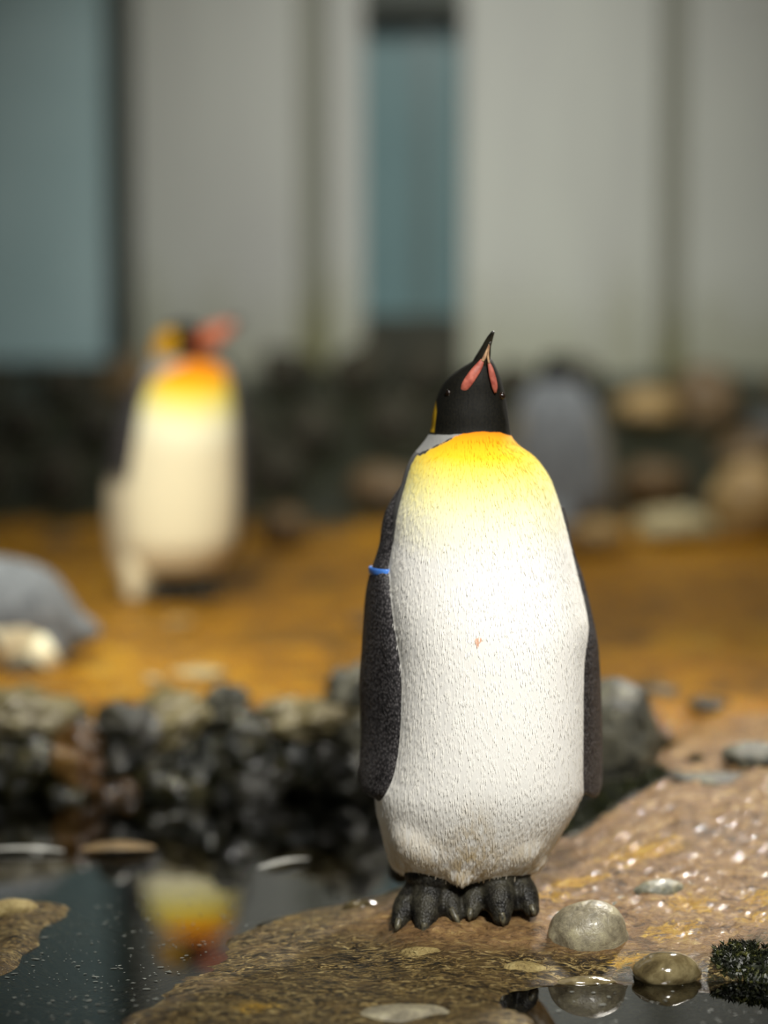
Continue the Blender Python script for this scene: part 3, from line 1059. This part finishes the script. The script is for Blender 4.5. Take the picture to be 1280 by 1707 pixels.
# grey wedge at the side of the neck
wedge = np.minimum((np.interp(U, [700, 712, 740, 768, 780], [755, 748, 733, 720, 700]) - Vv) * mpp, np.where(U < 790, 1, -1) * .02)
grey = np.where(Vv > 700, wedge, -0.02)
edge = 0.0009 - np.abs(wedge - 0.0005)
edge = np.where((Vv > 718) & (U < 772), edge, -.02)
ear = np.minimum(np.minimum((np.interp(Vv, [668, 685, 718], [726, 727, 723]) - U) * mpp, (719 - Vv) * mpp), (Vv - 668) * mpp)
ear = np.where((Y > D + .005) & (U < 780) & (Vv < 719) & (Vv > 672), 0.004, ear)
belly_shade = np.exp(-((U - 785) / 26) ** 2) * sm(1270, 1340, Vv) * 0.5 + 0.85 * sm(1310, 1440, Vv)  # shading of the lower belly and its crease, painted into the plumage colour
spot = np.exp(-((U - 790) / 9) ** 2 - ((Vv - 1042) / 8) ** 2)
for nm, a in (('hood', hood), ('chest', chest), ('back', backm), ('grey', grey), ('edge', edge), ('ear', ear), ('belly_shade', np.clip(belly_shade, 0, 1)), ('spot', np.where(Y < D, spot, 0)),
              ('flipper', dB - np.minimum(dF1, dF2)), ('foot', np.minimum(dB, np.minimum(dF1, dF2)) - dFt), ('pale', np.zeros(len(X)))):
    set_attr(body, nm, a)

# bill
ub = mesh_obj('upper_bill', *tube([P(797, 622, D - .010), P(803, 600, D - .024), P(810, 580, D - .034), P(816, 565, D - .042), P(822, 553, D - .052)], [.018, .0122, .0076, .0052, .0024], 14, 20), HORN, root)
lb = mesh_obj('lower_bill', *tube([P(802, 612, D - .040), P(808, 598, D - .046), P(812, 584, D - .049), P(817, 570, D - .055)], [.009, .0085, .006, .0015], 12, 14, .7), HORN, root)


def plate(pts, rad, mat, name, parent, flat=.35):
    return mesh_obj(name, *tube([P(a, b, D + c) for a, b, c in pts], rad, 14, 18, flat, (0, -1, 0.25)), mat, parent)


plate([(769, 654, -.0510), (776, 643, -.0560), (788, 625, -.0560), (798, 611, -.0545), (804, 600, -.0540)], [.0022, .0072, .0078, .0062, .0030], PINK, 'bill_plate', lb)
plate([(825.5, 655, -.050), (824.5, 644, -.0540), (821, 628, -.0545), (817.5, 614, -.0545), (814.5, 604, -.0540)], [.0018, .0046, .0050, .0038, .0018], PINK, 'bill_plate', lb)
for pts, rd in [([(804, 602, -.0545), (808, 594, -.0555), (812, 583, -.0560), (815, 574, -.0575)], [.0026, .0026, .0014, .0006]),
                ([(815, 606, -.0545), (813.5, 596, -.0560), (814, 586, -.0570), (816, 576, -.0580)], [.0016, .0016, .0010, .0005])]:
    plate(pts, rd, SEAM, 'bill_seam', lb, .6)
for (px, py, d) in [(748, 655, -.040), (836, 660, -.034)]:
    e = mesh_obj('eye', *ellipsoid(P(px, py, D + d), (.006, .005, .006), 16, 10), EYE, root)
# wing band
pb, pi = P(622, 949, D + .016), P(645, 955, D - .050)
ctr, ch = (pb + pi) / 2, (pb - pi) / 2
nrm = ch.cross(Vector((0, 0, 1))).normalized()
rings = []
for k in range(32):
    a = 2 * math.pi * k / 32
    c0 = ctr + ch * math.cos(a) * 1.02 + nrm * (.0135 * math.sin(a))
    o0 = (ch.normalized() * math.cos(a) + nrm * math.sin(a)).normalized()
    rings.append([c0 + o0 * (.0012 * x) + Vector((0, 0, .0058 * z)) for x, z in ((1, -1), (1.6, -.5), (1.6, .5), (1, 1), (-1, 1), (-1, -1))])
V2, F2 = loft(rings + [rings[0]], False)
band = mesh_obj('wing_band', V2, F2, BAND, root)
band['label'] = 'blue band around the flipper'
# claws
for pts in [[(665, 1533, -.112), (662, 1545, -.120), (660, 1553, -.121)], [(707, 1538, -.134), (707, 1552, -.138), (709, 1560, -.136)], [(752, 1514, -.108), (761, 1533, -.120), (768, 1546, -.119)],
            [(785, 1517, -.112), (783, 1527, -.119), (782, 1535, -.118)], [(836, 1522, -.133), (838, 1535, -.137), (839, 1544, -.135)], [(886, 1510, -.112), (889, 1520, -.119), (891, 1528, -.119)]]:
    mesh_obj('claw', *tube([P(a, b, D + c) for a, b, c in pts], [.0058, .0048, .0012], 10, 10), CLAW, root)

# feathers: fine strands lying on the white breast, fringing its outline
rs = np.random.RandomState(3)
tri_c = np.array([co[list(f)].mean(axis=0) for f in fc])
me = body.data
nrmv = np.empty(len(me.polygons) * 3)
me.polygons.foreach_get('normal', nrmv)
nrmv = nrmv.reshape(-1, 3)
i0 = np.array([f[0] for f in fc])
okf = (backm[i0] < -.004) & (hood[i0] < -.006) & ((dB - np.minimum(dF1, dF2))[i0] < -.003) & (dB[i0] < dFt[i0]) & (grey[i0] < -.004) & (tri_c[:, 1] < D + .02)
cand = np.nonzero(okf)[0]
sel = rs.choice(cand, 22000)
FVv, FFf, fat = [], [], []
for f in sel:
    p0 = tri_c[f] + (rs.rand(3) - .5) * .003
    n0 = nrmv[f]
    dn = np.array([0.10 * (rs.rand() - .5), 0, -1.0])
    dn = dn - n0 * dn.dot(n0)
    ln = np.linalg.norm(dn)
    if ln < .2:
        continue
    dn /= ln
    sd = np.cross(dn, n0)
    L, wd = .006 + .005 * rs.rand(), .0005 + .0003 * rs.rand()
    lift = .0002 + .0006 * rs.rand()
    b0 = len(FVv)
    FVv += [p0 - sd * wd - n0 * .0006, p0 + sd * wd - n0 * .0006, p0 + dn * L * .6 + sd * wd * .8 + n0 * lift * .7, p0 + dn * L * .6 - sd * wd * .8 + n0 * lift * .7, p0 + dn * L + n0 * lift]
    FFf += [(b0, b0 + 1, b0 + 2, b0 + 3), (b0 + 3, b0 + 2, b0 + 4)]
    fat += [i0[f]] * 5
feath = mesh_obj('breast_feathers', FVv, FFf, PLUM, root)
feath['kind'] = 'stuff'
fat = np.array(fat)
for nm, a in (('chest', chest), ('belly_shade', np.clip(belly_shade, 0, 1)), ('spot', spot)):
    set_attr(feath, nm, a[fat])
for nm in ('hood', 'back', 'grey', 'edge', 'ear', 'flipper', 'foot'):
    set_attr(feath, nm, np.full(len(fat), -.02))
set_attr(feath, 'pale', np.zeros(len(fat)))

# ------------------------------------------------------------------ penguin with the orange bill, on the far bank
D2 = 6.46
rows2 = [(596, 268, 360, .05, .06, 0), (606, 254, 374, .09, .10, 0), (625, 242, 386, .115, .12, 0), (660, 230, 393, .135, .14, 0), (710, 218, 397, .155, .16, 0), (770, 206, 399, .17, .17, 0),
         (840, 198, 400, .18, .175, 0), (895, 200, 396, .18, .17, 0), (918, 206, 388, .165, .16, 0), (940, 214, 374, .14, .14, 0), (953, 236, 354, .09, .1, 0), (958, 262, 330, .04, .04, 0)]
torso2, q2 = torso_rings(rows2, D2, 64, 80)


def PP(px, py, dd):
    return P(px, py, D2 + dd)


head2 = tube([PP(290, 618, .02), PP(285, 596, .02), PP(292, 574, .01), PP(312, 566, -.005), PP(332, 571, -.01), PP(345, 566, -.01)], [.075, .064, .058, .054, .040, .018], 20, 24)
head2b = ellipsoid(PP(300, 572, 0), (.075, .056, .052))
flip2 = blade([(PP(214, 655, .02), PP(238, 650, -.08), .02), (PP(192, 730, .03), PP(224, 730, -.11), .02), (PP(180, 810, .03), PP(214, 810, -.11), .02), (PP(180, 870, .02), PP(214, 870, -.11), .018), (PP(188, 930, .0), PP(216, 930, -.10), .014), (PP(200, 962, -.04), PP(212, 962, -.07), .006)])
leg2 = merge([ellipsoid(PP(228, 955, -.06), (.045, .06, .085)), ellipsoid(PP(225, 985, -.07), (.032, .05, .035))])
flip2r = blade([(PP(388, 650, .06), PP(396, 650, .0), .015), (PP(398, 740, .08), PP(402, 740, -.02), .015), (PP(402, 840, .08), PP(404, 840, -.02), .015), (PP(396, 920, .05), PP(400, 920, .0), .008)])
foot2 = merge(rounded([(268, 975, D2 - D - .02, .05), (262, 994, D2 - D - .10, .024)]) + rounded([(290, 975, D2 - D - .02, .05), (290, 996, D2 - D - .13, .026)]) + rounded([(320, 974, D2 - D - .02, .05), (325, 992, D2 - D - .11, .026)]) + rounded([(340, 974, D2 - D - .02, .04), (350, 988, D2 - D - .09, .024)]))
z2 = gz(PP(300, 1000, 0).x, D2)
root2 = empty('king_penguin', (PP(300, 1000, 0).x, D2, z2), 'penguin standing on the orange bank, orange bill in profile and orange ear patch', 'penguin')
bodyp2 = merge([torso2, head2, head2b, leg2])
co, fc = remesh([bodyp2, flip2, flip2r, foot2], 0.006, 3)
b2o = mesh_obj('body', co, fc, PLUM_BG, root2)
dB, dFl, dFr, dFt = (dists(bvh(p_), co) for p_ in (bodyp2, flip2, flip2r, foot2))
X, Y, Z = co[:, 0], co[:, 1], co[:, 2]
U, Vv = unproj(X, np.full(len(X), D2), Z)
mpp = D2 / F
cx = np.interp(Z, q2[::-1, 0], (q2[::-1, 1] + q2[::-1, 2]) / 2)
hw = np.interp(Z, q2[::-1, 0], (q2[::-1, 2] - q2[::-1, 1]) / 2)
ang = np.arctan2((X - cx) / np.maximum(hw, .01), -(Y - D2) / .16)
hood = (np.interp(U, [230, 262, 300, 340, 380], [588, 592, 598, 602, 606]) - Vv) * mpp
chest = np.clip((Vv - 606 - 18 + 0.0020 * (U - 332) ** 2) / 135.0, 0, 1)
backm = np.maximum(-ang - np.interp(Vv, [600, 640, 760, 900, 980], [.72, .95, 1.1, 1.35, 2.0]), ang - 1.25) * .16
grey = np.minimum((np.interp(U, [230, 255, 310, 330], [650, 632, 606, 590]) - Vv) * mpp, (325 - U) * mpp)
ear = np.minimum(np.minimum((296 - U) * mpp, (594 - Vv) * mpp), np.minimum((U - 256) * mpp, (Vv - 550) * mpp))
for nm, a in (('hood', hood), ('chest', chest), ('back', backm), ('grey', np.where(Vv > 585, grey, -.02)), ('edge', np.full(len(X), -.02)), ('ear', ear), ('belly_shade', .5 * sm(880, 980, Vv)), ('spot', 0 * X),
              ('flipper', dB - np.minimum(dFl, dFr)), ('foot', np.minimum(dB, np.minimum(dFl, dFr)) - dFt), ('pale', np.where(dFl < dFr, sm(785, 815, Vv), 0) * (U < 260))):
    set_attr(b2o, nm, a)
ub2 = mesh_obj('upper_bill', *tube([PP(338, 566, -.01), PP(362, 551, -.02), PP(385, 540, -.03), PP(404, 532, -.035)], [.030, .020, .012, .004], 12, 16), HORN, root2)
lb2 = mesh_obj('lower_bill', *tube([PP(332, 574, -.02), PP(352, 563, -.03), PP(376, 551, -.035), PP(398, 538, -.036)], [.024, .020, .013, .004], 12, 16), HORN, root2)
mesh_obj('bill_plate', *tube([PP(325, 580, -.045), PP(340, 569, -.052), PP(362, 555, -.055), PP(388, 540, -.050)], [.012, .030, .030, .012], 14, 16, .4, (0, -1, .2)), ORANGE, lb2)
mesh_obj('eye', *ellipsoid(PP(318, 563, -.052), (.009, .007, .009), 12, 8), EYE, root2)

# ------------------------------------------------------------------ penguin seen from behind
D3 = 7.85
rows3 = [(590, 914, 936, .02, .02, -.01), (598, 905, 946, .05, .05, -.01), (615, 899, 953, .065, .065, 0), (636, 890, 962, .08, .08, 0), (655, 876, 978, .10, .1, 0), (685, 862, 996, .13, .13, 0), (730, 852, 1010, .155, .155, 0), (790, 846, 1018, .17, .17, 0),
         (840, 848, 1016, .17, .17, 0), (876, 868, 996, .13, .13, 0), (890, 900, 960, .06, .06, 0)]
torso3, q3 = torso_rings(rows3, D3, 56, 70)


def PQ(px, py, dd):
    return P(px, py, D3 + dd)


flip3 = blade([(PQ(990, 690, .05), PQ(984, 690, -.09), .02), (PQ(1010, 740, .05), PQ(1002, 740, -.11), .02), (PQ(1024, 800, .05), PQ(1010, 800, -.12), .018), (PQ(1028, 850, .02), PQ(1014, 850, -.09), .012), (PQ(1024, 875, -.02), PQ(1018, 875, -.05), .004)])
flip3l = blade([(PQ(868, 690, .05), PQ(876, 690, -.09), .02), (PQ(850, 740, .05), PQ(858, 740, -.11), .02), (PQ(836, 800, .05), PQ(850, 800, -.12), .018), (PQ(832, 850, .02), PQ(846, 850, -.09), .012), (PQ(836, 875, -.02), PQ(842, 875, -.05), .004)])
tail3 = tube([PQ(930, 840, -.14), PQ(930, 875, -.20), PQ(930, 895, -.22)], [.06, .05, .01], 12, 10, .5)
foot3 = merge(rounded([(900, 880, D3 - D, .05), (895, 892, D3 - D + .07, .03)]) + rounded([(960, 880, D3 - D, .05), (965, 892, D3 - D + .07, .03)]))
z3 = gz(PQ(930, 900, 0).x, D3)
root3 = empty('king_penguin', (PQ(930, 900, 0).x, D3, z3), 'grey backed penguin turned away with a bowed dark head, by the boulders', 'penguin')
b3p = merge([torso3, tail3])
co, fc = remesh([b3p, flip3, flip3l, foot3], 0.007, 3)
b3o = mesh_obj('body', co, fc, PLUM_BG, root3)
dB, dFl, dFt = dists(bvh(b3p), co), dists(bvh(merge([flip3, flip3l])), co), dists(bvh(foot3), co)
X, Y, Z = co[:, 0], co[:, 1], co[:, 2]
U, Vv = unproj(X, np.full(len(X), D3), Z)
for nm, a in (('hood', (634 - Vv) * D3 / F), ('chest', np.ones(len(X))), ('back', D3 + .09 - Y), ('grey', np.full(len(X), -.02)), ('edge', np.full(len(X), -.02)), ('ear', np.full(len(X), -.02)), ('belly_shade', 0 * X), ('spot', 0 * X),
              ('flipper', dB - dFl), ('foot', np.minimum(dB, dFl) - dFt), ('pale', np.full(len(X), .25))):
    set_attr(b3o, nm, a)
mesh_obj('bill', *tube([PQ(925, 622, .07), PQ(925, 640, .13), PQ(925, 655, .18)], [.022, .014, .004], 10, 10), HORN, root3)

# ------------------------------------------------------------------ lying penguin
D4 = 5.22


def PL(px, py, dd=0):
    return P(px, py, D4 + dd)


zl = gz(-.9, D4)
# axis from tail to head, out of the frame on the left
ax = [(162, 1051, .006), (146, 1050, .030), (120, 1048, .062), (90, 1042, .100), (50, 1032, .132), (0, 1024, .140), (-60, 1020, .140), (-140, 1022, .135), (-200, 1020, .115), (-250, 1008, .085), (-290, 992, .068), (-330, 985, .062), (-365, 985, .045), (-385, 988, .02)]
lay = tube([PL(a, b) for a, b, r in ax], [r for a, b, r in ax], 36, 70, 1.0)
rump = ellipsoid(PL(80, 1080, -.03), (.055, .10, .065))
tail4 = tube([PL(125, 1050), PL(150, 1052), PL(170, 1058)], [.045, .03, .008], 12, 10, 1.2)
flip4 = blade([(PL(-120, 975, -.13), PL(-90, 1000, -.14), .014), (PL(-90, 1010, -.15), PL(-50, 1035, -.16), .015), (PL(-40, 1050, -.15), PL(-10, 1070, -.155), .013), (PL(0, 1085, -.14), PL(8, 1090, -.14), .005)])
foot4 = merge([g_ for f_ in [[(70, 1105, D4 - D - .08, .035), (40, 1118, D4 - D - .12, .022), (10, 1120, D4 - D - .14, .014)], [(60, 1108, D4 - D - .04, .03), (30, 1122, D4 - D - .07, .02)]] for g_ in rounded(f_)])
root4 = empty('king_penguin', (PL(-40, 1120).x, D4, zl), 'grey penguin lying on its belly with pale yellow flank on the orange bank', 'penguin')
b4p = merge([lay, rump, tail4])
co, fc = remesh([b4p, flip4, foot4], 0.006, 3)
b4o = mesh_obj('body', co, fc, PLUM_BG, root4)
dB, dFl, dFt = dists(bvh(b4p), co), dists(bvh(flip4), co), dists(bvh(foot4), co)
X, Y, Z = co[:, 0], co[:, 1], co[:, 2]
U, Vv = unproj(X, Y, Z)
U2, V2_ = unproj(X, np.full(len(X), D4 - .08), Z)
bl = np.interp(U2, [-260, -60, 0, 45, 80, 98, 106, 112], [1030, 1040, 1043, 1040, 1058, 1082, 1110, 1140])
backm = (bl - V2_) * D4 / F
for nm, a in (('hood', (-225 - U2) * D4 / F), ('chest', np.full(len(X), .72)), ('back', backm), ('grey', np.full(len(X), -.02)), ('edge', np.full(len(X), -.02)), ('ear', np.full(len(X), -.02)), ('belly_shade', 0 * X), ('spot', 0 * X),
              ('flipper', dB - dFl), ('foot', np.minimum(dB, dFl) - dFt), ('pale', np.full(len(X), .0))):
    set_attr(b4o, nm, a)
mesh_obj('bill', *tube([PL(-375, 986), PL(-410, 992), PL(-445, 1002)], [.022, .012, .003], 10, 12), HORN, root4)

# ------------------------------------------------------------------ floating feathers and leaf
m = NT('white_feather')
FEA = m.fin(m.ramp(m.noise(90), [(0.3, lin(150, 150, 146)), (0.7, lin(196, 196, 190))]), 0.6)
m = NT('brown_leaf')
LEAF = m.fin(m.ramp(m.noise(50, 4), [(0.3, lin(84, 68, 44)), (0.7, lin(136, 112, 76))]), 0.5)


def floater(name, a, b, wpx, mat, label, cat, curl):
    A, B = G(*a, .004), G(*b, .004)
    n = 14
    ax_ = B - A
    sd = Vector((-ax_.y, ax_.x, 0)).normalized()
    hwid = wpx
    V_, F_ = [], []
    for i in range(n + 1):
        t_ = i / n
        wv = hwid * math.sin(math.pi * (t_ * .92 + .06)) ** .6
        c_ = A + ax_ * t_ + Vector((0, 0, curl * math.sin(math.pi * t_)))
        for s_, zz in ((-1, curl * .5), (0, 0), (1, curl * .5)):
            V_.append(c_ + sd * wv * s_ + Vector((0, 0, zz + .001)))
        for s_, zz in ((-1, curl * .5), (0, 0), (1, curl * .5)):
            V_.append(c_ + sd * wv * s_ + Vector((0, 0, zz - .0004)))
    for i in range(n):
        o_ = i * 6
        for k_ in (0, 1):
            F_.append((o_ + k_, o_ + k_ + 1, o_ + 6 + k_ + 1, o_ + 6 + k_))
            F_.append((o_ + 3 + k_, o_ + 9 + k_, o_ + 10 + k_, o_ + 4 + k_))
        F_.append((o_, o_ + 6, o_ + 9, o_ + 3))
        F_.append((o_ + 2, o_ + 5, o_ + 11, o_ + 8))
    o = mesh_obj(name, V_, F_, mat, None, origin=tuple((A + B) / 2))
    return tag(o, label, cat)


floater('feather', (-20, 1418), (106, 1420), .011, FEA, 'white feather floating on the pool beside the brown leaf', 'feather', .004)
floater('feather', (432, 1448), (515, 1433), .009, FEA, 'slim white feather floating on the pool behind the penguin reflection', 'feather', .004)
floater('leaf', (135, 1418), (258, 1416), .034, LEAF, 'flat brown leaf floating on the dark pool', 'leaf', .006)

# specks of dust and scum floating on the water
rs = np.random.RandomState(9)
SV, SF = [], []
cand_ = [G(rs.uniform(-20, 420), 1480 + 240 * rs.rand() ** .7, .0012) if i < 560 else G(rs.uniform(920, 1290), rs.uniform(1640, 1712), .0012) for i in range(620)]
for q, hz in zip(cand_, gza([c_.x for c_ in cand_], [c_.y for c_ in cand_])):
    if hz > -.004:
        continue
    r0 = .0006 + .0022 * rs.rand() ** 3
    a0, el = rs.uniform(-.5, .5), rs.uniform(1.2, 3.0)
    b0 = len(SV)
    for k_ in range(6):
        a_ = k_ / 6 * 2 * math.pi
        x_, y_ = r0 * el * math.cos(a_), r0 * math.sin(a_)
        SV.append((q.x + x_ * math.cos(a0) - y_ * math.sin(a0), q.y + x_ * math.sin(a0) + y_ * math.cos(a0), .0012))
    SV.append((q.x, q.y, .002))
    SF += [(b0 + k_, b0 + (k_ + 1) % 6, b0 + 6) for k_ in range(6)]
m = NT('dust_fleck')
scum = mesh_obj('floating_dust', SV, SF, m.fin(m.ramp(m.noise(70), [(0.35, lin(58, 60, 54)), (0.65, lin(118, 122, 116))]), 0.6), origin=(0, 0, 0))
scum['kind'] = 'stuff'
scum['label'] = 'pale flecks of dust floating on the pool water'
scum['category'] = 'dust'

# moss growing in the cleft behind the penguin and at the waterline
m = NT('dark_moss')
MOSS = m.fin(m.ramp(m.noise(90, 4), [(0.36, lin(8, 10, 4)), (0.55, lin(32, 38, 16)), (0.72, lin(104, 104, 50))]), 0.45)
rs = np.random.RandomState(12)
for (px, py, z, wpx, h, n_, lab) in [(962, 1384, .042, 84, .045, 800, 'black green moss in the cleft below the penguin flipper'), (1018, 1346, .074, 92, .045, 900, 'black green moss in the cleft under the dark grey rock'),
                                 (1080, 1310, .125, 64, .03, 460, 'dark moss at the foot of the dark grey rock'), (1225, 1588, .035, 84, .007, 420, 'dark moss patch on the shore above the glossy wet stone'),
                                 (1275, 1620, .015, 84, .007, 380, 'dark moss patch hanging over the waterline'), (1158, 1266, .165, 26, .012, 120, 'tiny dark moss tuft on the crest of the shore'), (1112, 1236, .15, 30, .016, 150, 'small dark moss tuft beside the dark grey rock')]:
    q = G(px, py, z)
    rx = pxr(wpx / 2, q.y)
    MV, MF = [], []
    aa, ra = rs.uniform(0, 6.283, n_), np.sqrt(rs.rand(n_))
    xa, ya = q.x + rx * ra * np.cos(aa), q.y + rx * .8 * ra * np.sin(aa)
    for x_, y_, r_, base in zip(xa, ya, ra, gza(xa, ya)):
        hh = h * (1 - .8 * r_ * r_) * rs.uniform(.5, 1.1)
        if base < -.01:
            continue
        d_ = Vector((rs.uniform(-1, 1), rs.uniform(-1, 1), rs.uniform(.1, 1))).normalized()
        s_ = d_.orthogonal().normalized()
        L, w_ = rs.uniform(.005, .012), rs.uniform(.0015, .0035)
        c_ = Vector((x_, y_, base + hh * rs.rand() ** .5))
        b0 = len(MV)
        MV += [c_ - s_ * w_, c_ + s_ * w_, c_ + d_ * L, c_ + d_.cross(s_) * w_]
        MF += [(b0, b0 + 1, b0 + 2), (b0 + 1, b0 + 3, b0 + 2), (b0 + 3, b0, b0 + 2), (b0, b0 + 3, b0 + 1)]
    # cushion under the leaflets
    bx = len(MV)
    nr_, na_ = 6, 20
    ra, aa = np.repeat(np.arange(nr_ + 1) / nr_, na_), np.tile(np.arange(na_) / na_ * 6.2832, nr_ + 1)
    xa, ya = q.x + rx * ra * np.cos(aa), q.y + rx * .8 * ra * np.sin(aa)
    for x_, y_, r_, base in zip(xa, ya, ra, gza(xa, ya)):
            MV.append(Vector((x_, y_, max(base, -.02) + h * (.75 * (1 - r_ * r_)) - .003 + .004 * rs.rand() - (.01 if r_ > .99 else 0))))
    for j_ in range(nr_):
        for k_ in range(na_):
            k2 = (k_ + 1) % na_
            MF.append((bx + j_ * na_ + k_, bx + (j_ + 1) * na_ + k_, bx + (j_ + 1) * na_ + k2, bx + j_ * na_ + k2))
    tag(mesh_obj('moss_patch', MV, MF, MOSS, None, origin=(q.x, q.y, gz(q.x, q.y)), smooth=False), lab, 'moss')
